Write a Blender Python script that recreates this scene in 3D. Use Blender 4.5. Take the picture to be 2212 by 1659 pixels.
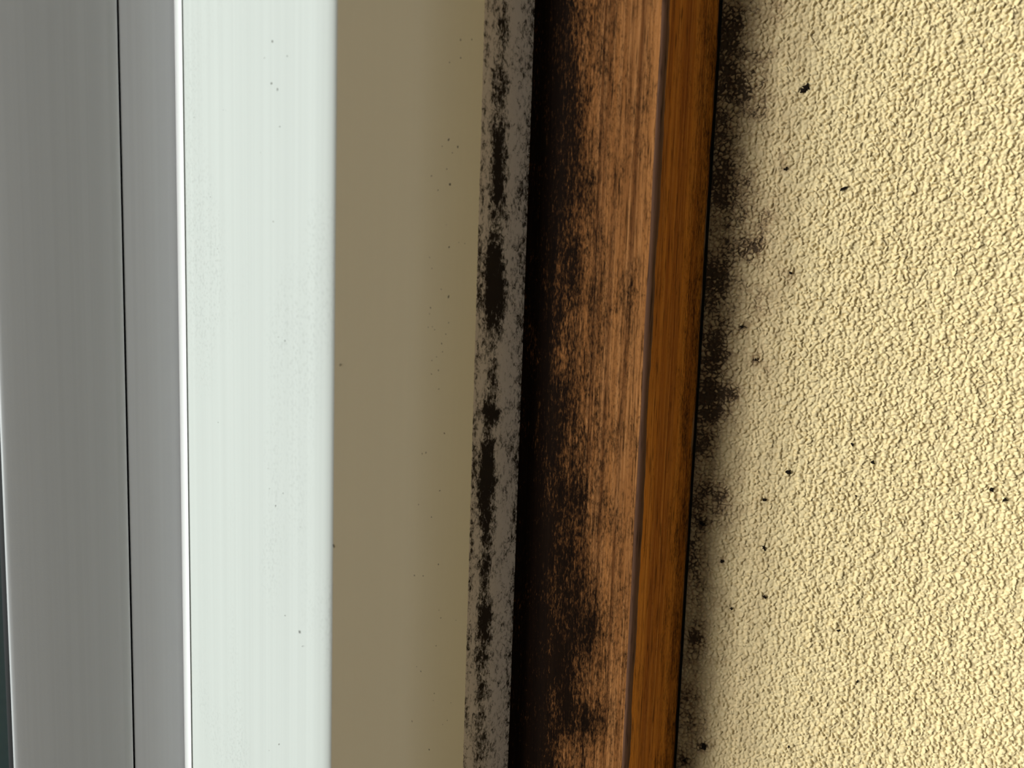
import bpy, math, random
import numpy as np
from mathutils import Matrix, Vector

# =====================================================================================
#  Close-up of the corner beside a plastic window.  World: X runs along the window wall
#  (the papered side wall is X = 0), Y points outdoors, Z up.  Working units: millimetres
#  in the frame (a, b, z): a = X, b = distance into the room = -Y, z = height above EYE.
# =====================================================================================
MM = 0.001
EYE = 1.30
F_PX, W_PX, H_PX = 1600.0, 2212.0, 1659.0
HEAD = math.radians(30.0)
CAM_A, CAM_B = -130.311, 155.705

for o in list(bpy.data.objects):
    bpy.data.objects.remove(o, do_unlink=True)
scene = bpy.context.scene
col = scene.collection

# ------------------------------------------------------------------ camera
_up = np.array([0.0337, 0.9937, 0.1064]); _up /= np.linalg.norm(_up)     # plumb line as the lens sees it
_fw = np.array([0.0, 0.0, -1.0]); _fy = _fw - _fw.dot(_up) * _up; _fy /= np.linalg.norm(_fy)
_fx = np.cross(_fy, _up)
_wx = math.cos(HEAD) * _fx + math.sin(HEAD) * _fy                        # world X in camera axes
_wy = -math.sin(HEAD) * _fx + math.cos(HEAD) * _fy                       # world Y in camera axes
R = Matrix((tuple(_wx), tuple(_wy), tuple(_up)))
cam_data = bpy.data.cameras.new('camera')
cam = bpy.data.objects.new('camera', cam_data); col.objects.link(cam)
cam.matrix_world = Matrix.Translation((CAM_A * MM, -CAM_B * MM, EYE)) @ R.to_4x4()
cam_data.sensor_width = 36.0
cam_data.lens = F_PX / W_PX * 36.0
cam_data.clip_start = 0.005; cam_data.clip_end = 50.0
cam_data.dof.use_dof = True
cam_data.dof.focus_distance = 0.176
cam_data.dof.aperture_fstop = cam_data.lens / 2.1
scene.camera = cam

# ------------------------------------------------------------------ daylight, exposure
world = bpy.data.worlds.new('sky'); scene.world = world; world.use_nodes = True
bg = world.node_tree.nodes['Background']
bg.inputs['Color'].default_value = (0.74, 0.88, 1.0, 1.0)
bg.inputs['Strength'].default_value = 0.30
sun_data = bpy.data.lights.new('hazy_sun', 'SUN')
sun_data.energy = 6.0
sun_data.angle = math.radians(38.0)
sun_data.color = (1.0, 0.985, 0.95)
sun = bpy.data.objects.new('hazy_sun', sun_data); col.objects.link(sun)
SUN_SLOPE = math.radians(5.0)          # towards the window wall
SUN_DROP = math.radians(8.0)            # downwards
_dir = Vector((math.cos(SUN_SLOPE) * math.cos(SUN_DROP), -math.sin(SUN_SLOPE) * math.cos(SUN_DROP), -math.sin(SUN_DROP)))
sun.rotation_euler = _dir.to_track_quat('-Z', 'Y').to_euler()
sun.location = (-2.5, -0.6, 1.9)
vs = scene.view_settings
vs.view_transform = 'Standard'; vs.look = 'None'; vs.gamma = 1.0; vs.use_curve_mapping = False
vs.exposure = 0.0

# ------------------------------------------------------------------ measuring
def ray(px, py):
    v = np.array([(px - W_PX / 2) / F_PX, -(py - H_PX / 2) / F_PX, -1.0])
    return np.array([v.dot(_wx), -v.dot(_wy), v.dot(_up)])
SPLAY = math.radians(45.0)                 # the papered wall splays away from the window
WALL_O = np.array((0.0, 22.0)); WALL_E = np.array((math.sin(SPLAY), math.cos(SPLAY))); WALL_N = np.array((-math.cos(SPLAY), math.sin(SPLAY)))
def on_side(px, py):                       # point of the papered wall: (q along it, z)
    r = ray(px, py)
    t = WALL_N.dot(WALL_O - np.array([CAM_A, CAM_B])) / WALL_N.dot(r[:2])
    return WALL_E.dot(np.array([CAM_A, CAM_B]) + t * r[:2] - WALL_O), t * r[2]
def on_face(px, py, b):                    # point of a plane parallel to the window: (a, z)
    r = ray(px, py); t = (b - CAM_B) / r[1]
    return CAM_A + t * r[0], t * r[2]
def on_line(px, py, p, q):                 # point of the upright plane through p and q (a, b)
    r = ray(px, py); n = np.array([q[1] - p[1], -(q[0] - p[0])])
    t = n.dot(np.array(p) - np.array([CAM_A, CAM_B])) / n.dot(r[:2])
    return CAM_A + t * r[0], CAM_B + t * r[1], t * r[2]

def lattice_noise(x, y, seed):             # 2-D gradient noise, about -1..1
    rng = np.random.RandomState(seed)
    ang = rng.rand(256, 256) * 2 * np.pi
    gx, gy = np.cos(ang), np.sin(ang)
    xi = np.floor(x).astype(int); yi = np.floor(y).astype(int)
    xf = x - xi; yf = y - yi
    u = xf * xf * xf * (xf * (xf * 6 - 15) + 10); v = yf * yf * yf * (yf * (yf * 6 - 15) + 10)
    def g(i, j):
        ii, jj = (xi + i) & 255, (yi + j) & 255
        return gx[ii, jj] * (xf - i) + gy[ii, jj] * (yf - j)
    return 1.45 * ((g(0, 0) * (1 - u) + g(1, 0) * u) * (1 - v) + (g(0, 1) * (1 - u) + g(1, 1) * u) * v)
def smooth(e0, e1, x):
    t = np.clip((x - e0) / (e1 - e0), 0, 1); return t * t * (3 - 2 * t)

# ------------------------------------------------------------------ mesh helpers
def link(name, me, mat, parent=None):
    o = bpy.data.objects.new(name, me); col.objects.link(o)
    if mat is not None: me.materials.append(mat)
    if parent is not None: o.parent = parent
    return o
def mesh_from(name, P, faces, smooth_shade=False):
    """P: (n,3) array in (a, b, z) millimetres"""
    P = np.asarray(P, float)
    V = np.stack([P[:, 0] * MM, -P[:, 1] * MM, P[:, 2] * MM + EYE], 1)
    me = bpy.data.meshes.new(name)
    me.from_pydata(V.tolist(), [], faces); me.update()
    if smooth_shade: me.polygons.foreach_set('use_smooth', [True] * len(me.polygons))
    return me
def fix_normals(me):
    import bmesh
    bm = bmesh.new(); bm.from_mesh(me)
    bmesh.ops.recalc_face_normals(bm, faces=bm.faces); bm.to_mesh(me); bm.free()
def sharpen(me, deg=35):
    try: me.set_sharp_from_angle(angle=math.radians(deg))
    except Exception: pass
def extrude(name, prof, zs, mat, parent=None, wobble=None, attr=None):
    """Closed profile of (a, b) points swept up the heights zs."""
    prof = np.asarray(prof, float); n = len(prof); zs = np.asarray(zs, float); m = len(zs)
    P = np.zeros((m, n, 3)); P[:, :, 0] = prof[None, :, 0]; P[:, :, 1] = prof[None, :, 1]; P[:, :, 2] = zs[:, None]
    if wobble is not None: P = wobble(P)
    faces = []
    for j in range(m - 1):
        r0, r1 = j * n, (j + 1) * n
        for i in range(n):
            k = (i + 1) % n
            faces.append((r0 + i, r0 + k, r1 + k, r1 + i))
    faces.append(tuple(range(n - 1, -1, -1))); faces.append(tuple((m - 1) * n + i for i in range(n)))
    me = mesh_from(name, P.reshape(-1, 3), faces, True)
    fix_normals(me); sharpen(me)
    if attr is not None:
        for an, fn in attr.items():
            at = me.attributes.new(an, 'FLOAT', 'POINT')
            at.data.foreach_set('value', np.asarray(fn(P), dtype=np.float32).reshape(-1))
    return link(name, me, mat, parent)
def box(name, a0, a1, b0, b1, z0, z1, mat, parent=None, bev=0.0):
    if bev <= 0:
        prof = [(a0, b0), (a1, b0), (a1, b1), (a0, b1)]
    else:
        prof = [(a0 + bev, b0), (a1 - bev, b0), (a1, b0 + bev), (a1, b1 - bev), (a1 - bev, b1), (a0 + bev, b1), (a0, b1 - bev), (a0, b0 + bev)]
    return extrude(name, prof, [z0, z1], mat, parent)
def fine(z0, z1, step, lo, hi):            # fine heights in the middle, long runs above and below
    core = np.arange(z0, z1 + 1e-6, step)
    down = [lo, z0 - 160, z0 - 60, z0 - 20, z0 - 6]; up = [z1 + 6, z1 + 20, z1 + 60, z1 + 160, hi]
    return np.concatenate([down, core, up])
def arc(c, r, a0, a1, n):
    return [(c[0] + r * math.cos(math.radians(a0 + (a1 - a0) * i / n)), c[1] + r * math.sin(math.radians(a0 + (a1 - a0) * i / n))) for i in range(n + 1)]
def empty(name, a, b, z):
    o = bpy.data.objects.new(name, None); col.objects.link(o); o.empty_display_size = 0.02
    return o
def tag(o, label=None, cat=None, kind=None, group=None):
    if label: o['label'] = label
    if cat: o['category'] = cat
    if kind: o['kind'] = kind
    if group: o['group'] = group
    return o

# ------------------------------------------------------------------ material helpers
class Mat:
    def __init__(self, name):
        self.m = bpy.data.materials.new(name); self.m.use_nodes = True
        self.nt = self.m.node_tree; self.b = self.nt.nodes['Principled BSDF']
        self.co = self.nt.nodes.new('ShaderNodeTexCoord').outputs['Object']
    def n(self, t, **kw):
        nd = self.nt.nodes.new(t)
        for k, v in kw.items(): setattr(nd, k, v)
        return nd
    def put(self, sock, v):
        if isinstance(v, bpy.types.NodeSocket): self.nt.links.new(v, sock)
        elif isinstance(v, (tuple, list)) and len(v) == 3 and sock.type == 'RGBA': sock.default_value = (*v, 1.0)
        else: sock.default_value = v
    def math(self, op, a, b=0.0, clamp=False):
        nd = self.n('ShaderNodeMath', operation=op, use_clamp=clamp)
        self.put(nd.inputs[0], a); self.put(nd.inputs[1], b); return nd.outputs[0]
    def step(self, v, e0, e1, lo=0.0, hi=1.0):
        nd = self.n('ShaderNodeMapRange', interpolation_type='SMOOTHSTEP')
        for s, x in zip(nd.inputs, (v, e0, e1, lo, hi)): self.put(s, x)
        return nd.outputs[0]
    def scaled(self, s):
        nd = self.n('ShaderNodeMapping'); self.put(nd.inputs['Vector'], self.co); nd.inputs['Scale'].default_value = s
        return nd.outputs[0]
    def noise(self, s, detail=3.0, rough=0.55, dist=0.0):
        nd = self.n('ShaderNodeTexNoise'); self.put(nd.inputs['Vector'], self.scaled(s))
        nd.inputs['Scale'].default_value = 1.0; nd.inputs['Detail'].default_value = detail
        nd.inputs['Roughness'].default_value = rough; nd.inputs['Distortion'].default_value = dist
        return nd.outputs['Fac']
    def mix(self, f, a, b):
        nd = self.n('ShaderNodeMix', data_type='RGBA')
        self.put(nd.inputs[0], f); self.put(nd.inputs[6], a); self.put(nd.inputs[7], b); return nd.outputs[2]
    def attr(self, name):
        return self.n('ShaderNodeAttribute', attribute_name=name).outputs['Fac']
    def bump(self, h, strength, dist, normal=None):
        nd = self.n('ShaderNodeBump'); nd.inputs['Strength'].default_value = strength; nd.inputs['Distance'].default_value = dist
        self.put(nd.inputs['Height'], h)
        if normal is not None: self.put(nd.inputs['Normal'], normal)
        return nd.outputs[0]
    def done(self, color, rough=0.5, normal=None, spec=0.5):
        self.put(self.b.inputs['Base Color'], color); self.put(self.b.inputs['Roughness'], rough)
        self.put(self.b.inputs['Specular IOR Level'], spec)
        if normal is not None: self.put(self.b.inputs['Normal'], normal)
        return self.m

def plastic(name, c, streak=0.05, rough=0.35, pits=0.0, spec=0.4):
    M = Mat(name)
    lines = M.noise((900, 900, 2.0), 4, 0.6)
    cloud = M.noise((40, 40, 6), 3, 0.5)
    dark = tuple(x * (1 - streak) for x in c)
    colr = M.mix(M.step(lines, 0.35, 0.65), dark, c)
    colr = M.mix(M.step(cloud, 0.3, 0.7, 0.0, 0.35), colr, tuple(x * (1 - streak * 0.7) for x in c))
    h = M.noise((3500, 3500, 3500), 2, 0.5)
    nrm = M.bump(h, 0.06, 0.0002)
    if pits > 0:                            # worn, pitted upper stretch of the splayed stop
        patch = M.noise((55, 55, 14), 2, 0.5)
        w = M.step(patch, 0.48, 0.66)
        pit = M.noise((2400, 2400, 1500), 2, 0.5)
        colr = M.mix(M.math('MULTIPLY', w, M.step(pit, 0.52, 0.66, 0.0, pits)), colr, tuple(x * 0.78 for x in c))
        drag = M.noise((1200, 1200, 6), 2, 0.5)
        nrm = M.bump(M.math('MULTIPLY', pit, w), 0.25, 0.00025, nrm)
        nrm = M.bump(drag, 0.05, 0.0004, nrm)
    return M.done(colr, rough, nrm, spec)

def simple(name, c, rough=0.6, var=0.15, scale=300, spec=0.3):
    M = Mat(name)
    k = M.noise((scale, scale, scale), 3, 0.55)
    return M.done(M.mix(k, tuple(x * (1 - var) for x in c), tuple(min(1, x * (1 + var)) for x in c)), rough, None, spec)

def make_wallpaper(name, carried):
    M = Mat(name)
    base = M.mix(M.noise((700, 700, 700), 3, 0.6), (0.74, 0.60, 0.33), (0.84, 0.71, 0.42))
    dens = M.attr('mould')
    grain = M.noise((1500, 1500, 1500), 4, 0.7, 0.4)
    blot = M.noise((330, 330, 330), 3, 0.6)
    k = M.math('ADD', M.math('MULTIPLY', grain, 0.62), M.math('MULTIPLY', blot, 0.38))
    thr = M.math('SUBTRACT', 0.755, M.math('MULTIPLY', dens, 0.34))
    black = M.step(M.math('SUBTRACT', k, thr), -0.05, 0.09)
    stain_shade = M.step(M.math('ADD', dens, M.math('MULTIPLY', M.math('SUBTRACT', blot, 0.5), 0.7)), -0.06, 1.0, 0.0, 0.92)
    c = M.mix(stain_shade, base, (0.33, 0.21, 0.10))
    c = M.mix(M.math('MULTIPLY', black, 0.85), c, (0.030, 0.016, 0.007))
    fine_ = M.noise((2600, 2600, 2600), 3, 0.6)
    if not carried: return M.done(c, 0.62, M.bump(fine_, 0.5, 0.0003), 0.25)
    # beyond the close-up area the same embossing is carried by the material
    vor = M.n('ShaderNodeTexVoronoi', feature='DISTANCE_TO_EDGE'); vor.inputs['Scale'].default_value = 1.0
    M.put(vor.inputs['Vector'], M.scaled((1050, 1050, 900)))
    peb = M.math('ADD', M.step(vor.outputs['Distance'], 0.0, 0.30), M.math('MULTIPLY', M.noise((1300, 1300, 1300), 2, 0.5), 1.2))
    nrm = M.bump(M.math('MULTIPLY', peb, M.attr('far')), 0.8, 0.00028, M.bump(fine_, 0.5, 0.0003))
    return M.done(c, 0.62, nrm, 0.25)

def make_strip():
    M = Mat('mouldy_sealant')
    base = M.mix(M.noise((500, 500, 150), 3, 0.6), (0.88, 0.80, 0.78), (0.97, 0.90, 0.89))
    dens = M.attr('mould')
    g1 = M.noise((1500, 1500, 750), 4, 0.72, 0.6)
    g2 = M.noise((420, 420, 190), 3, 0.6)
    k = M.math('ADD', M.math('MULTIPLY', g1, 0.75), M.math('MULTIPLY', g2, 0.25))
    thr = M.math('SUBTRACT', 0.66, M.math('MULTIPLY', dens, 0.29))
    black = M.step(M.math('SUBTRACT', k, thr), -0.08, 0.10)
    halo = M.step(M.math('SUBTRACT', k, thr), -0.13, 0.06, 0.0, 0.30)
    c = M.mix(halo, base, (0.16, 0.10, 0.065))
    c = M.mix(black, c, M.mix(g2, (0.016, 0.007, 0.005), (0.026, 0.017, 0.011)))
    return M.done(c, 0.6, M.bump(g1, 0.15, 0.0002), 0.25)

def make_wood(name, dark, mid, light, mould=True, across=1.0):
    M = Mat(name)
    fib = M.noise((1900 * across, 1900 * across, 22), 6, 0.7, 0.3)
    ring = M.noise((330 * across, 330 * across, 3.2), 3, 0.55, 0.5)
    pore = M.noise((2600 * across, 2600 * across, 130), 2, 0.5)
    c = M.mix(M.step(ring, 0.32, 0.66), dark, mid)
    c = M.mix(M.step(fib, 0.42, 0.75, 0.0, 0.8), c, light)
    c = M.mix(M.step(pore, 0.54, 0.72, 0.0, 0.8), c, tuple(x * 0.25 for x in dark))
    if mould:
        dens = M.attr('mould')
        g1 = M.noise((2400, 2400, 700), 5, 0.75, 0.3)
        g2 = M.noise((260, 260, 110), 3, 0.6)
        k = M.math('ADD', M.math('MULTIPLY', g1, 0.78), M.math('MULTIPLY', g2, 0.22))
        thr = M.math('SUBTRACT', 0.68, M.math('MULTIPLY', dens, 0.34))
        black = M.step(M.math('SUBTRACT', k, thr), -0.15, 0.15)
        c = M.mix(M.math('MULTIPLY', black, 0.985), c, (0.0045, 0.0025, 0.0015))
    ch = M.attr('chalk')
    c = M.mix(M.step(M.math('ADD', ch, M.math('MULTIPLY', M.math('SUBTRACT', fib, 0.5), 1.6)), 0.45, 0.95, 0.0, 0.75), c, (0.42, 0.33, 0.23))
    nrm = M.bump(fib, 0.22, 0.0003); nrm = M.bump(M.noise((5200, 5200, 1600), 2, 0.6), 0.25, 0.00012, nrm)
    return M.done(c, 0.75, nrm, 0.05)

M_WHITE = plastic('white_window_plastic', (0.58, 0.61, 0.585), 0.05, 0.7, 0.6, 0.08)
M_SASH_SHADED = plastic('shaded_sash_plastic', (0.60, 0.61, 0.62), 0.05, 0.42)  # same white plastic as the lip, its shade put into the grey
M_LIP_LIT = plastic('lit_lip_plastic', (0.95, 0.96, 0.95), 0.01, 0.35)  # same plastic as the sash, its light put into the paler colour
M_BOUNCE = plastic('bounce_tinted_plastic', (0.92, 0.845, 0.69), 0.008, 0.45)  # white plastic too; the cream tint paints in warm bounced light
M_RUBBER = simple('black_rubber', (0.006, 0.006, 0.007), 0.7)
M_ALU = simple('dark_blue_grey_metal', (0.20, 0.30, 0.33), 0.5)
M_DIRT = simple('black_mould', (0.012, 0.008, 0.005), 0.9, 0.3, 2500, 0.1)
M_SPECK = simple('brown_black_speck', (0.035, 0.022, 0.012), 0.9, 0.3, 2500, 0.1)
M_PAPER = make_wallpaper('embossed_cream_wallpaper', False)
M_PAPER_FAR = make_wallpaper('embossed_cream_wallpaper_wide', True)
M_STRIP = make_strip()
M_WOOD = make_wood('mouldy_varnished_wood', (0.15, 0.056, 0.017), (0.40, 0.165, 0.050), (0.64, 0.30, 0.110))
M_BOARD = make_wood('orange_varnished_wood', (0.26, 0.075, 0.011), (0.56, 0.20, 0.024), (0.68, 0.29, 0.055), True, 0.8)
M_WORN = make_wood('worn_wood_edge', (0.07, 0.036, 0.022), (0.13, 0.066, 0.040), (0.19, 0.10, 0.062), False)
M_ROOM = simple('plain_cream_plaster', (0.42, 0.41, 0.385), 0.8, 0.05, 8)
M_FLOOR = simple('brown_floor', (0.20, 0.13, 0.08), 0.5, 0.2, 12)
M_GREY = simple('dark_backing', (0.03, 0.027, 0.024), 0.9)
def make_glass():
    m = bpy.data.materials.new('window_glass'); m.use_nodes = True; nt = m.node_tree; nt.nodes.clear()
    out = nt.nodes.new('ShaderNodeOutputMaterial'); mx = nt.nodes.new('ShaderNodeMixShader')
    tr = nt.nodes.new('ShaderNodeBsdfTransparent'); gl = nt.nodes.new('ShaderNodeBsdfGlossy')
    tr.inputs[0].default_value = (0.93, 0.97, 0.96, 1); gl.inputs['Roughness'].default_value = 0.02
    mx.inputs[0].default_value = 0.06; nt.links.new(tr.outputs[0], mx.inputs[1]); nt.links.new(gl.outputs[0], mx.inputs[2])
    nt.links.new(mx.outputs[0], out.inputs[0]); return m
M_GLASS = make_glass()

# =====================================================================================
#  STRUCTURE
# =====================================================================================
Z_FLOOR, Z_CEIL = -1300.0, 1100.0
WIN_A0, WIN_LO, WIN_HI = -1450.0, -420.0, 720.0       # left end, sill and head of the window
ROOM_A0, ROOM_B1, ROOM_A1 = -1700.0, 1860.0, 1900.0

# ---- papered side wall: real embossing in the close-up area ------------------------
def grow(start, end, first, ratio):
    out, x, s = [], start, first
    sgn = 1 if end > start else -1
    while (end - x) * sgn > s:
        x += sgn * s; out.append(x); s *= ratio
    out.append(end); return out
bs = np.concatenate([np.arange(0.0, 100.0, 0.185), grow(100.0, 2600.0, 0.25, 1.25)])
zs = np.concatenate([grow(-165.0, Z_FLOOR, 0.25, 1.25)[::-1], np.arange(-165.0, 125.0, 0.195), grow(125.0, Z_CEIL, 0.25, 1.25)])
B, Z = np.meshgrid(bs, zs)
wx = 0.8 * lattice_noise(B / 3.1 + 7, Z / 3.1, 3); wz = 0.8 * lattice_noise(B / 3.1, Z / 3.1 + 11, 4)
def pebbles(x, y, seed):                   # cell noise: distance to the cell border and a value per cell
    rng = np.random.RandomState(seed); jx, jy, val = rng.rand(128, 128), rng.rand(128, 128), rng.rand(128, 128)
    xi = np.floor(x).astype(int); yi = np.floor(y).astype(int)
    f1 = np.full(x.shape, 9.0); f2 = np.full(x.shape, 9.0); v = np.zeros(x.shape)
    for i in (-1, 0, 1):
        for j in (-1, 0, 1):
            ii, jj = (xi + i) & 127, (yi + j) & 127
            d = np.hypot(xi + i + 0.1 + 0.8 * jx[ii, jj] - x, yi + j + 0.1 + 0.8 * jy[ii, jj] - y)
            near = d < f1
            f2 = np.where(near, f1, np.minimum(f2, d)); v = np.where(near, val[ii, jj], v); f1 = np.where(near, d, f1)
    return f2 - f1, v
wx = 0.55 * lattice_noise(B / 1.3 + 7, Z / 1.3, 3); wz = 0.55 * lattice_noise(B / 1.3, Z / 1.3 + 11, 4)
e1, v1 = pebbles((B + wx) / 1.20 + 31, (Z + wz) / 1.08 + 150, 5)
n2 = lattice_noise((B + wx) / 0.75 + 3, (Z - wz) / 0.70 + 9, 6)
n3 = lattice_noise(B / 0.42, Z / 0.42, 7)
n4 = lattice_noise(B / 3.2 + 2, Z / 2.8, 8)
relief = (0.36 + 0.72 * v1) * smooth(-0.05, 0.50, e1) + 0.36 * np.abs(n2) + 0.11 * n3 + 0.16 * n4
far = 1 - (1 - smooth(84, 100, B)) * smooth(-165, -148, Z) * (1 - smooth(108, 125, Z))
fade = smooth(-1, 1.5, B) * (1 - far)
flat_near = 0.70 + 0.30 * smooth(2, 40, B)
RELIEF = relief * fade * flat_near

SPOTS = [  # mould colonies on the paper: pixel x, y, spread in mm (b, z), strength
    (1575, 165, 3.5, 4.5, .75), (1600, 195, 3, 3, .55), (1590, 60, 3, 5, .5), (1560, 330, 3, 6, .5), (1590, 420, 4, 7, .5),
    (1620, 545, 4, 3.0, .55), (1640, 530, 2, 2, .5), (1560, 600, 3, 5, .55), (1604, 706, 1.4, 1.4, .8), (1560, 700, 3, 5, .5),
    (1545, 760, 3, 5, .65), (1540, 850, 4.5, 5.0, 1.0), (1580, 848, 2.2, 1.8, .9), (1525, 880, 3, 4, .85), (1632, 776, 1.3, 1.6, .7),
    (1655, 800, 1.3, 1.6, .5), (1520, 960, 3, 4, .6), (1550, 1070, 3, 4, .6), (1522, 1055, 1.6, 1.6, .7), (1516, 1128, 2, 1.8, .85),
    (1505, 1090, 1.5, 1.5, .6), (1560, 1210, 1.2, 1.2, .7), (1500, 1200, 3, 5, .55), (1512, 1375, 2, 3, .7), (1495, 1370, 1.6, 2.2, .6),
    (1495, 1420, 2, 3, .6), (1490, 1500, 3, 4, .6), (1520, 1612, 1.7, 1.7, 1.0), (1478, 1640, 1.4, 1.4, .8), (1500, 1560, 3, 4, .45),
    (1690, 345, 1.6, 1.8, .5), (1700, 365, 1.2, 1.2, .5), (1706, 590, 1.3, 1.6, .5), (1710, 610, 1.5, 1.5, .35), (1660, 470, 3, 3, .35),
    (1680, 20, 3, 3, .30), (1640, 120, 3, 6, .35), (1650, 1285, 1.0, 1.0, .55), (1600, 1000, 3, 4, .25), (1640, 650, 3, 4, .3),
]
dens = 0.50 * np.exp(-(B / 9.0) ** 1.5) + 0.34 * np.exp(-(B / 20.0) ** 2)  # second, wider term paints the trim's soft shade into the stain
dens = dens * (0.80 + 0.45 * lattice_noise(B / 9 + 4, Z / 14 + 3, 21)) * (0.68 + 0.42 * smooth(-90, 40, Z))
for (px, py, sb, sz, k) in SPOTS:
    b0, z0 = on_side(px, py)
    dens += 0.55 * k * np.exp(-((B - b0) / sb) ** 2 - ((Z - z0) / sz) ** 2)
dens = dens * np.clip(1.45 - 0.8 * relief, 0.5, 1.5)      # mould settles in the creases
dens = np.clip(dens, 0, 1.15) * (1 - smooth(150, 260, np.abs(Z)))

P = np.stack([WALL_O[0] + WALL_E[0] * B + WALL_N[0] * RELIEF, WALL_O[1] + WALL_E[1] * B + WALL_N[1] * RELIEF, Z], 2)
nz, nb = B.shape
idx = np.arange(nz * nb).reshape(nz, nb)
quads = np.stack([idx[:-1, :-1], idx[1:, :-1], idx[1:, 1:], idx[:-1, 1:]], -1).reshape(-1, 4)
V = np.stack([P[..., 0] * MM, -P[..., 1] * MM, P[..., 2] * MM + EYE], -1).reshape(-1, 3)
# a back face 90 mm behind gives the wall its thickness
corner = [idx[0, 0], idx[0, -1], idx[-1, -1], idx[-1, 0]]
back = np.array([[V[c][0] - 90 * MM * WALL_N[0], V[c][1] + 90 * MM * WALL_N[1], V[c][2]] for c in corner])
nv = len(V); V = np.concatenate([V, back])
me = bpy.data.meshes.new('wall_right')
me.vertices.add(len(V)); me.vertices.foreach_set('co', V.astype(np.float32).ravel())
extra = np.array([[nv, nv + 1, nv + 2, nv + 3]])
allq = np.concatenate([quads, extra])
me.loops.add(allq.size); me.loops.foreach_set('vertex_index', allq.astype(np.int32).ravel())
me.polygons.add(len(allq)); me.polygons.foreach_set('loop_start', np.arange(0, allq.size, 4, dtype=np.int32))
me.polygons.foreach_set('use_smooth', np.ones(len(allq), dtype=bool))
me.update(calc_edges=True); me.validate()
at = me.attributes.new('mould', 'FLOAT', 'POINT')
at.data.foreach_set('value', np.concatenate([dens.ravel(), np.zeros(4)]).astype(np.float32))
at = me.attributes.new('far', 'FLOAT', 'POINT')
at.data.foreach_set('value', np.concatenate([far.ravel(), np.ones(4)]).astype(np.float32))
wall = tag(link('wall_right', me, M_PAPER), 'embossed cream wallpaper speckled with black mould beside the wooden trim', None, 'structure')

me.materials.append(M_PAPER_FAR)
fq = np.concatenate([(far.ravel()[quads].max(1) > 1e-4).astype(np.int32), [1]]).astype(np.int32)
me.polygons.foreach_set('material_index', fq)

# distinct black mould tufts sitting on the paper
rnd = random.Random(5)
def tuft(name, pts3, up, right, fwd, mat, parent, r, seed, aspect=1.0, tilt=0.0):
    g = random.Random(seed); n = 11; ring0, ring1 = [], []
    c, s = math.cos(tilt), math.sin(tilt)
    for i in range(n):
        t = 2 * math.pi * i / n; k = r * (0.50 + 0.95 * g.random() ** 2)
        x, y = k * math.cos(t) * aspect, k * math.sin(t)
        x, y = c * x - s * y, s * x + c * y
        ring0.append((x, y, -0.05)); ring1.append((x * 0.62, y * 0.62, 0.14 * r + 0.10))
    pts = ring0 + ring1 + [(0, 0, 0.22 * r + 0.12)]
    O = np.array(pts3)
    P = [O + np.array(right) * p[0] + np.array(up) * p[1] + np.array(fwd) * p[2] for p in pts]
    F = [(i, (i + 1) % n, n + (i + 1) % n, n + i) for i in range(n)] + [(n + i, n + (i + 1) % n, 2 * n) for i in range(n)]
    me_ = mesh_from(name, P, F, True); fix_normals(me_)
    return link(name, me_, mat, parent)
WALL_TUFTS = [(1742, 189, .60, 1.0, .8), (1736, 196, .50, 1.7, .75), (1823, 408, .42, 1.9, .5), (1703, 1018, .62, 1.0, 0.4), (1882, 997, .42, 1.2, 0), (2138, 1055, .62, 1.0, 0.2),
              (2166, 1077, .42, 1.1, 0), (1651, 1078, .50, 1.3, 0), (1650, 1181, .52, .8, .3), (1520, 1611, .85, .9, 0), (1603, 706, .40, 1.2, 0), (1580, 1312, .30, 1.2, 0),
              (1703, 1609, .34, .7, 0), (1560, 1211, .34, 1.2, 0), (1516, 1128, .50, 1.1, 0), (1840, 959, .30, 1.1, 0), (1848, 1070, .26, .7, 0), (1632, 776, .28, .8, 0),
              (1706, 590, .26, 1.3, .6), (1697, 366, .30, 1.3, .4), (1851, 1468, .32, .8, 0), (1810, 1360, .32, 1.3, 0), (1650, 1286, .36, 1.0, 0), (1478, 1640, .42, 1.2, 0)]
for i, (px, py, r, asp, tl) in enumerate(WALL_TUFTS):
    b0, z0 = on_side(px, py)
    rel = float(RELIEF[np.abs(zs - z0).argmin() - 3:np.abs(zs - z0).argmin() + 4, max(0, np.abs(bs - b0).argmin() - 3):np.abs(bs - b0).argmin() + 4].max()) - 0.02
    tuft('mould_spot', (*(WALL_O + WALL_E * b0 + WALL_N * rel), z0), (0, 0, 1), (*WALL_E, 0), (*WALL_N, 0), M_DIRT, wall, 1.3 * r, 40 + i, asp, tl)

# ---- the rest of the room ----------------------------------------------------------
def slab(name, a0, a1, b0, b1, z0, z1, mat, label):
    return tag(box(name, a0, a1, b0, b1, z0, z1, mat), label, None, 'structure')
slab('floor', ROOM_A0 - 100, ROOM_A1, -90, ROOM_B1 + 90, Z_FLOOR - 80, Z_FLOOR, M_FLOOR, 'brown floor of the room below the window')
slab('ceiling', ROOM_A0 - 100, ROOM_A1, -90, ROOM_B1 + 90, Z_CEIL, Z_CEIL + 80, M_ROOM, 'plain pale ceiling of the room above the window')
slab('wall_back', ROOM_A0, ROOM_A1, ROOM_B1, ROOM_B1 + 90, Z_FLOOR, Z_CEIL, M_ROOM, 'plain cream wall opposite the window')
ww = empty('wall_front', 0, 0, 0); tag(ww, 'plain plaster wall around the plastic window', None, 'structure')
box('pier', -57.0, 60, -80, 0, Z_FLOOR, Z_CEIL, M_ROOM, ww)
box('apron', WIN_A0, -57.0, -80, 0, Z_FLOOR, WIN_LO - 60, M_ROOM, ww)
box('lintel', WIN_A0, -57.0, -80, 0, WIN_HI + 60, Z_CEIL, M_ROOM, ww)
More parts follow.
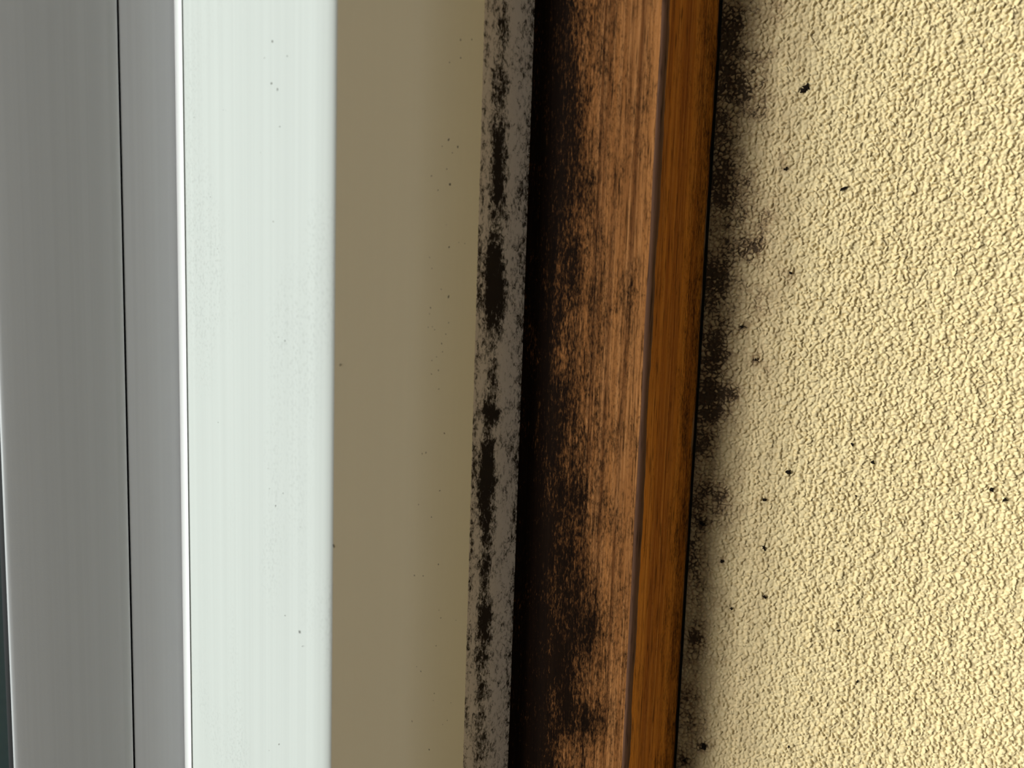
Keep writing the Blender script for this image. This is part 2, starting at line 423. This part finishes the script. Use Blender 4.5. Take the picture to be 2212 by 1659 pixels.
box('pier', ROOM_A0, WIN_A0, -80, 0, Z_FLOOR, Z_CEIL, M_ROOM, ww)
wl = empty('wall_left', 0, 0, 0); tag(wl, 'plain plaster wall with a wide unglazed opening to the daylight', None, 'structure')
box('apron', ROOM_A0 - 90, ROOM_A0, 0, 1500, Z_FLOOR, -700, M_ROOM, wl)
box('lintel', ROOM_A0 - 90, ROOM_A0, 0, 1500, 1000, Z_CEIL, M_ROOM, wl)
box('pier', ROOM_A0 - 90, ROOM_A0, 1500, ROOM_B1, Z_FLOOR, Z_CEIL, M_ROOM, wl)

# =====================================================================================
#  WINDOW
# =====================================================================================
win = empty('window_1', -600, 0, 0)
tag(win, 'white plastic window with a frame face tinted with painted bounce light beside the mouldy strip', None, 'structure')
ZF = fine(-130, 90, 4.0, WIN_LO, WIN_HI)
# fixed frame: face towards the room, warm bounce light painted into its tint
face_prof = [(-90.6, -52), (-59.88, -52), (-59.88, 17.55), (-59.97, 17.88), (-60.25, 18.0), (-74, 18.0), (-89.68, 18.0), (-89.68, 15.9), (-90.6, 15.9)]
frame = extrude('frame_face', face_prof, ZF, M_BOUNCE, win)
tag(frame, 'smooth plastic face of the fixed window frame, warm bounce light painted into its tint')
# splayed white stop catching the light
stop = [(-111.88, -52), (-111.88, -15.5)]
p0, p1 = np.array((-111.82, -15.3)), np.array((-93.6, 13.6))
for t in np.linspace(0.0, 1.0, 10):
    q = p0 + (p1 - p0) * t; stop.append((q[0] - 0.2 * math.sin(math.pi * t), q[1] + 0.2 * math.sin(math.pi * t)))
_u = (p1 - p0) / np.linalg.norm(p1 - p0)
def bez(A, Bc, C, n):
    return [tuple((1 - t) ** 2 * np.array(A) + 2 * t * (1 - t) * np.array(Bc) + t * t * np.array(C)) for t in np.linspace(0, 1, n + 1)[1:]]
stop += bez(p1, p1 + _u * (18.0 - p1[1]) / _u[1] * 0.97, (-89.7, 18.0), 12)
stop[-1] = (-89.7, 18.0); stop += [(-89.7, 16.0), (-90.6, 16.0), (-90.62, -52)]
stopo = extrude('frame_stop', stop, ZF, M_WHITE, win)
tag(stopo, 'bright white splayed side of the frame with faint drag marks')
# opening sash, set back behind the frame
sash_prof = [(-122.8, -52), (-112.0, -52), (-112.0, -27.0), (-112.3, -26.0), (-117, -26.0), (-122.5, -26.0), (-122.78, -26.12), (-122.82, -26.5)]
sash = extrude('sash', sash_prof, ZF, M_SASH_SHADED, win); tag(sash, 'white stile of the opening sash, greyed with painted shade')
lip = extrude('sash_lip', [(-112.27, -26.6), (-112.27, -26.0), (-112.16, -20.0), (-112.02, -15.2), (-111.96, -15.05), (-111.92, -15.12), (-111.92, -26.6)], ZF, M_LIP_LIT, sash)
tag(lip, 'thin raised white lip along the sash, paler with painted light')
bead_prof = [(-123.12, -38), (-123.12, -26.7), (-123.18, -26.15), (-123.5, -25.95)]
for t in np.linspace(0, 1, 14)[1:]:
    bead_prof.append((-123.5 - 21.7 * t, -25.95 - 1.9 * t ** 2.0))
bead_prof += [(-145.8, -28.0), (-146.1, -28.2), (-146.25, -28.5), (-146.28, -29.0), (-146.2, -38)]
bead = extrude('glazing_bead', bead_prof, ZF, M_SASH_SHADED, sash); tag(bead, 'gently rounded white glazing bead greyed with painted shade, with faint vertical streaks')
extrude('bead_channel', [(-145.6, -52), (-122.9, -52), (-122.9, -38.2), (-145.6, -38.2)], ZF, M_GREY, sash)
gask = [(-147.6, -43.8), (-145.9, -43.8), (-145.9, -30.5), (-146.4, -30.2), (-147.0, -30.6), (-147.4, -31.6)]
extrude('gasket', gask, ZF, M_RUBBER, sash)
extrude('outer_bar', [(-160, -68), (-146.2, -68), (-146.2, -54), (-160, -54)], ZF, M_ALU, sash)
box('pane', WIN_A0 + 60, -146.6, -48, -44, WIN_LO + 30, WIN_HI - 30, M_GLASS, sash)
# the far ends of the window, closing the opening
box('frame_rail', WIN_A0, -59.88, -52, 18, WIN_LO - 60, WIN_LO, M_BOUNCE, win, 1.0)
box('frame_rail', WIN_A0, -59.88, -52, 18, WIN_HI, WIN_HI + 60, M_BOUNCE, win, 1.0)
box('frame_rail', WIN_A0, WIN_A0 + 58, -52, 18, WIN_LO, WIN_HI, M_BOUNCE, win, 1.0)

# little specks of dirt on the plastic: measured one by one, one mesh of flakes per face
def flakes(name, spots, place, right, fwd, mat, parent):
    g = random.Random(9); P, F = [], []
    for (px, py, w, h) in spots:
        o = np.array(place(px, py)); n = 6; base = len(P); ti = g.uniform(-0.5, 0.5)
        for lvl, sc in ((0.0, 1.0), (0.04, 0.55)):
            for i in range(n):
                t = 2 * math.pi * i / n; k = 0.7 + 0.6 * g.random()
                x, y = w * k * math.cos(t) * sc, h * k * math.sin(t) * sc
                x, y = x * math.cos(ti) - y * math.sin(ti), x * math.sin(ti) + y * math.cos(ti)
                P.append(o + np.array(right) * x + np.array((0, 0, 1)) * y + np.array(fwd) * (lvl + 0.01))
        F += [(base + i, base + (i + 1) % n, base + n + (i + 1) % n, base + n + i) for i in range(n)] + [tuple(base + n + i for i in range(n))]
    o = link(name, mesh_from(name, P, F), mat, parent); fix_normals(o.data); o['kind'] = 'stuff'
    return o
FACE_SPECKS = [(995, 86, .10, .22), (1019, 85, .08, .18), (995, 125, .12, .18), (971, 135, .10, .14), (969, 302, .13, .30), (989, 317, .11, .30), (955, 316, .08, .12),
    (977, 330, .10, .12), (965, 365, .08, .14), (932, 380, .08, .18), (972, 398, .24, .26), (946, 411, .08, .14), (970, 534, .14, .24), (991, 524, .06, .08), (1004, 526, .06, .10),
    (964, 486, .06, .08), (928, 556, .07, .10), (933, 580, .08, .10), (953, 625, .10, .10), (969, 641, .12, .28), (930, 665, .08, .20), (928, 678, .09, .10), (969, 697, .09, .14),
    (925, 707, .09, .12), (934, 706, .07, .12), (939, 712, .07, .10), (963, 722, .08, .18), (954, 742, .11, .16), (956, 760, .09, .10), (943, 771, .08, .10), (933, 779, .08, .12),
    (947, 800, .08, .18), (932, 808, .08, .18), (735, 788, .10, .30), (948, 840, .10, .14), (960, 936, .11, .20), (912, 980, .08, .16), (920, 978, .08, .18), (904, 1090, .08, .12),
    (932, 1117, .10, .14), (950, 1060, .16, .10), (947, 1219, .11, .16), (895, 1243, .10, .16), (914, 1244, .09, .14), (952, 1335, .07, .16), (948, 1318, .06, .12), (942, 1395, .09, .12),
    (909, 1450, .09, .20), (938, 1498, .10, .12), (936, 1513, .06, .08), (974, 1518, .07, .08), (966, 1556, .06, .12), (956, 1565, .08, .12), (890, 1558, .06, .22), (927, 1619, .10, .24),
    (721, 1180, .10, .4), (900, 1440, .06, .10), (985, 1340, .06, .1)]
flakes('dirt_specks', FACE_SPECKS, lambda x, y: (lambda q: (q[0], 18.0, q[1]))(on_face(x, y, 18.0)), (1, 0, 0), (0, 1, 0), M_SPECK, frame)
WHITE_SPECKS = [(590, 90, .20, .22), (573, 126, .14, .12), (588, 181, .22, .22), (601, 194, .12, .28), (622, 122, .10, .10), (485, 238, .09, .10), (490, 239, .09, .08), (421, 254, .07, .10),
    (606, 274, .10, .10), (565, 330, .10, .12), (592, 479, .12, .10), (456, 426, .07, .08), (552, 561, .10, .08), (550, 845, .14, .30), (472, 538, .08, .08), (518, 727, .08, .10), (473, 912, .08, .08),
    (617, 736, .08, .14), (603, 728, .07, .08), (542, 980, .08, .12), (581, 1012, .07, .10), (613, 1065, .09, .10), (584, 1055, .06, .12), (597, 1092, .06, .3), (650, 1138, .07, .08), (648, 1364, .12, .30),
    (617, 1329, .10, .10), (535, 1316, .07, .14), (574, 1224, .06, .08), (516, 1425, .06, .22), (604, 1607, .08, .24), (583, 1620, .09, .08), (519, 1186, .10, .06), (655, 1395, .12, .1), (550, 1400, .08, .06)]
_n = (-_u[1], _u[0])
flakes('dirt_specks', WHITE_SPECKS, lambda x, y: (lambda q: (q[0] + 0.2 * _n[0], q[1] + 0.2 * _n[1], q[2]))(on_line(x, y, p0, p1)), (_u[0], _u[1], 0), (_n[0], _n[1], 0), M_SPECK, stopo)

# =====================================================================================
#  MOULDY SEALING STRIP (trim_1) AND WOODEN CORNER TRIM (trim_2)
# =====================================================================================
S0, S1 = -56.30, -44.57                     # visible width of the strip
ZS = fine(-128, 82, 0.6, WIN_LO - 40, WIN_HI + 40)
strip_prof = [(-59.8, 0.5), (-59.8, 11.0)] + [(x, 11.0) for x in np.linspace(-59.3, -44.2, 46)] + [(-44.0, 10.8), (-44.0, 0.5)]
BLOBS = [  # pixel y of the middle, position across 0..1, half length in mm, half width 0..1, strength
    (40, .33, 8, .13, .40), (75, .40, 4, .12, .35), (170, .34, 5, .18, .40), (205, .36, 4, .15, .35), (280, .30, 4, .15, .60), (320, .38, 6, .13, .35), (345, .35, 4, .14, .45), (392, .36, 5.5, .17, .95),
    (425, .42, 3, .16, .60), (462, .36, 3, .18, .50), (510, .36, 4, .15, .50), (560, .33, 4.5, .19, 1.1), (605, .36, 5, .20, 1.25), (648, .38, 5, .24, 1.15), (690, .36, 6, .16, .50), (735, .36, 5, .13, .40),
    (800, .37, 4, .11, .60), (830, .40, 4, .14, .40), (892, .36, 3.6, .20, 1.25), (955, .30, 3, .16, .55), (1000, .30, 5, .16, .95), (1040, .29, 6, .15, .95), (1085, .30, 6, .16, 1.05), (1125, .36, 3, .18, .75),
    (1165, .38, 3.5, .13, .65), (1225, .36, 4.5, .14, .70), (1275, .36, 3.5, .11, .60), (1325, .38, 3.0, .17, 1.0), (1370, .36, 4.5, .16, .95), (1425, .35, 3.5, .15, .75), (1490, .36, 4, .14, .70), (1540, .36, 3, .15, .45),
    (1590, .33, 3.5, .18, .50), (1640, .35, 4, .22, .35)]
def strip_mould_shade(P):
    a, z = P[..., 0], P[..., 2]
    u = (a - S0) / (S1 - S0)
    d = 0.24 + 0.15 * smooth(0.62, 1.0, u) + 0.08 * np.exp(-((u - .36) / .15) ** 2) + 0.22 * np.exp(-((u - .03) / .05) ** 2) + 0.15 * smooth(.85, 1.0, u)  # extra density along the wood side paints in shadow there
    d += 0.16 * lattice_noise(u * 4 + 3, z / 9 + 1, 31) - 0.12 * np.exp(-((u - .62) / .09) ** 2) - 0.10 * np.exp(-((u - .14) / .06) ** 2)
    for (py, uc, hl, hw, k) in BLOBS:
        _, z0 = on_face(1025 + 100 * uc - 0.031 * (py - 830), py, 11.0)
        d = d + 0.72 * k * np.exp(-(((z - z0) / (0.80 * hl)) ** 2) - (((u - uc) / (1.15 * hw)) ** 2))
    return np.clip(d, 0, 1.2)
strip = extrude('trim_1', strip_prof, ZS, M_STRIP, None, None, {'mould': strip_mould_shade})
tag(strip, 'narrow pale sealing strip blotched with black mould between frame and wood', None, 'structure')

trim = empty('trim_2', -20, 10, 0)
tag(trim, 'varnished wooden corner trim with a rounded side darkened by mould and painted shade', None, 'structure')
W0, W1 = np.array((-44.57, 10.4)), np.array((-26.0, 31.3))
mprof = [(-25.7, 0.2), (-43.9, 0.2), (-43.9, 10.2)]
NW = 64
for t in np.linspace(0, 1, NW):
    q = W0 + (W1 - W0) * t; nrm = np.array((-(W1 - W0)[1], (W1 - W0)[0])); nrm /= np.linalg.norm(nrm)
    q = q + nrm * 1.9 * math.sin(math.pi * t ** 0.9)
    mprof.append(tuple(q))
mprof += [(-25.7, 31.3)]
def wob(P):
    a, b, z = P[..., 0], P[..., 1], P[..., 2]
    k = smooth(22, 31, b)
    P[..., 1] = b + k * (0.16 * lattice_noise(z / 16 + 3, z * 0 + 0.5, 51))
    P[..., 0] = a + 0.04 * lattice_noise(a / 1.2, z / 40, 52) * (b > 1.5)
    return P
WOOD_BLOBS = [(1340, 640, 2, 4, .5), (1290, 700, 3, 8, .35), (1250, 930, 4, 9, .45), (1240, 1150, 6, 12, .55), (1270, 1350, 3, 5, .45), (1280, 1560, 3, 6, .75), (1230, 1480, 6, 14, .5), (1300, 1420, 4, 8, .35),
              (1250, 560, 4, 10, .35), (1230, 380, 5, 12, .3), (1260, 170, 4, 10, .25), (1340, 930, 2, 4, .3), (1320, 1130, 3, 6, .3), (1250, 1300, 5, 10, .4)]
def wood_mould_shade(P):
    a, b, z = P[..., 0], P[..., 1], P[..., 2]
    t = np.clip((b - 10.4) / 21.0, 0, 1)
    d = 0.24 + 0.86 * (1 - smooth(0.05, 0.92, t)) + 0.16 * smooth(20, -100, z) * (1 - smooth(.7, .95, t))  # base gradient blackens the window side, shade painted in with the mould
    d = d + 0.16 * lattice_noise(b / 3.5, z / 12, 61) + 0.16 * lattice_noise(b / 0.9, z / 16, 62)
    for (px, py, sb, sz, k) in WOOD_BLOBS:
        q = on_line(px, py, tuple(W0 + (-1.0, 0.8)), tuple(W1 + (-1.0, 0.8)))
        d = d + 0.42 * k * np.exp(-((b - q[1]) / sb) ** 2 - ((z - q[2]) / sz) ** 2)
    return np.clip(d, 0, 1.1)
mould_o = extrude('moulding', mprof, ZS, M_WOOD, trim, wob, {'mould': wood_mould_shade})
tag(mould_o, 'rounded brown wooden moulding darkened by mould and painted shade')
worn = [(-25.95, 30.4), (-26.0, 31.25), (-25.8, 31.5), (-25.3, 31.7), (-24.3, 31.68), (-23.6, 31.3), (-23.4, 31.0), (-23.6, 30.2)]
def wob2(P):
    a, b, z = P[..., 0], P[..., 1], P[..., 2]
    w = 0.55 * lattice_noise(z / 17 + 9, z * 0 + 0.3, 71) - 0.25 + 0.14 * lattice_noise(z / 3.5 + 9, z * 0 + 0.3, 72)
    P[..., 0] = a + w * (a > -24.7)
    P[..., 1] = b + 0.10 * lattice_noise(z / 16 + 3, z * 0 + 0.5, 51)
    return P
we = extrude('worn_edge', worn, ZS, M_WORN, trim, wob2); tag(we, 'dull greyish worn edge of the wood')
BD = np.array((-25.4, 31.9)); BE = np.array((-0.55, 21.9))
bprof = [(-25.4, 0.3), (-25.4, 30.6)] + [tuple(BD + (BE - BD) * t) for t in np.linspace(0.06, 0.95, 44)] + [(-0.75, 21.8), (-0.55, 21.4), (-0.55, 0.3)]
def wob3(P):
    a, b, z = P[..., 0], P[..., 1], P[..., 2]
    P[..., 0] = a + (a > -1.6) * (0.16 * lattice_noise(z / 11 + 1, z * 0 + .3, 81) + 0.10 * lattice_noise(z / 2.6 + 1, z * 0 + .3, 82) - 0.05)
    return P
def board_dark(P):
    a, b, z = P[..., 0], P[..., 1], P[..., 2]
    e = (a + 25.4) / 24.8
    return np.clip(0.04 + 0.42 * smooth(.35, .95, e) + 0.20 * lattice_noise(a / 2.2, z / 15, 91), 0, 1)  # darker towards the wallpaper edge
def board_chalk(P):
    a, z = P[..., 0], P[..., 2]
    e = (a + 25.4) / 24.8
    return 0.75 * smooth(.90, .97, e) * np.clip(0.45 + 0.9 * lattice_noise(z / 12 + 5, z * 0 + .4, 95), 0, 1)
bo = extrude('front_board', bprof, ZS, M_BOARD, trim, wob3, {'mould': board_dark, 'chalk': board_chalk})
tag(bo, 'flat orange-brown varnished front of the trim against the wallpaper')
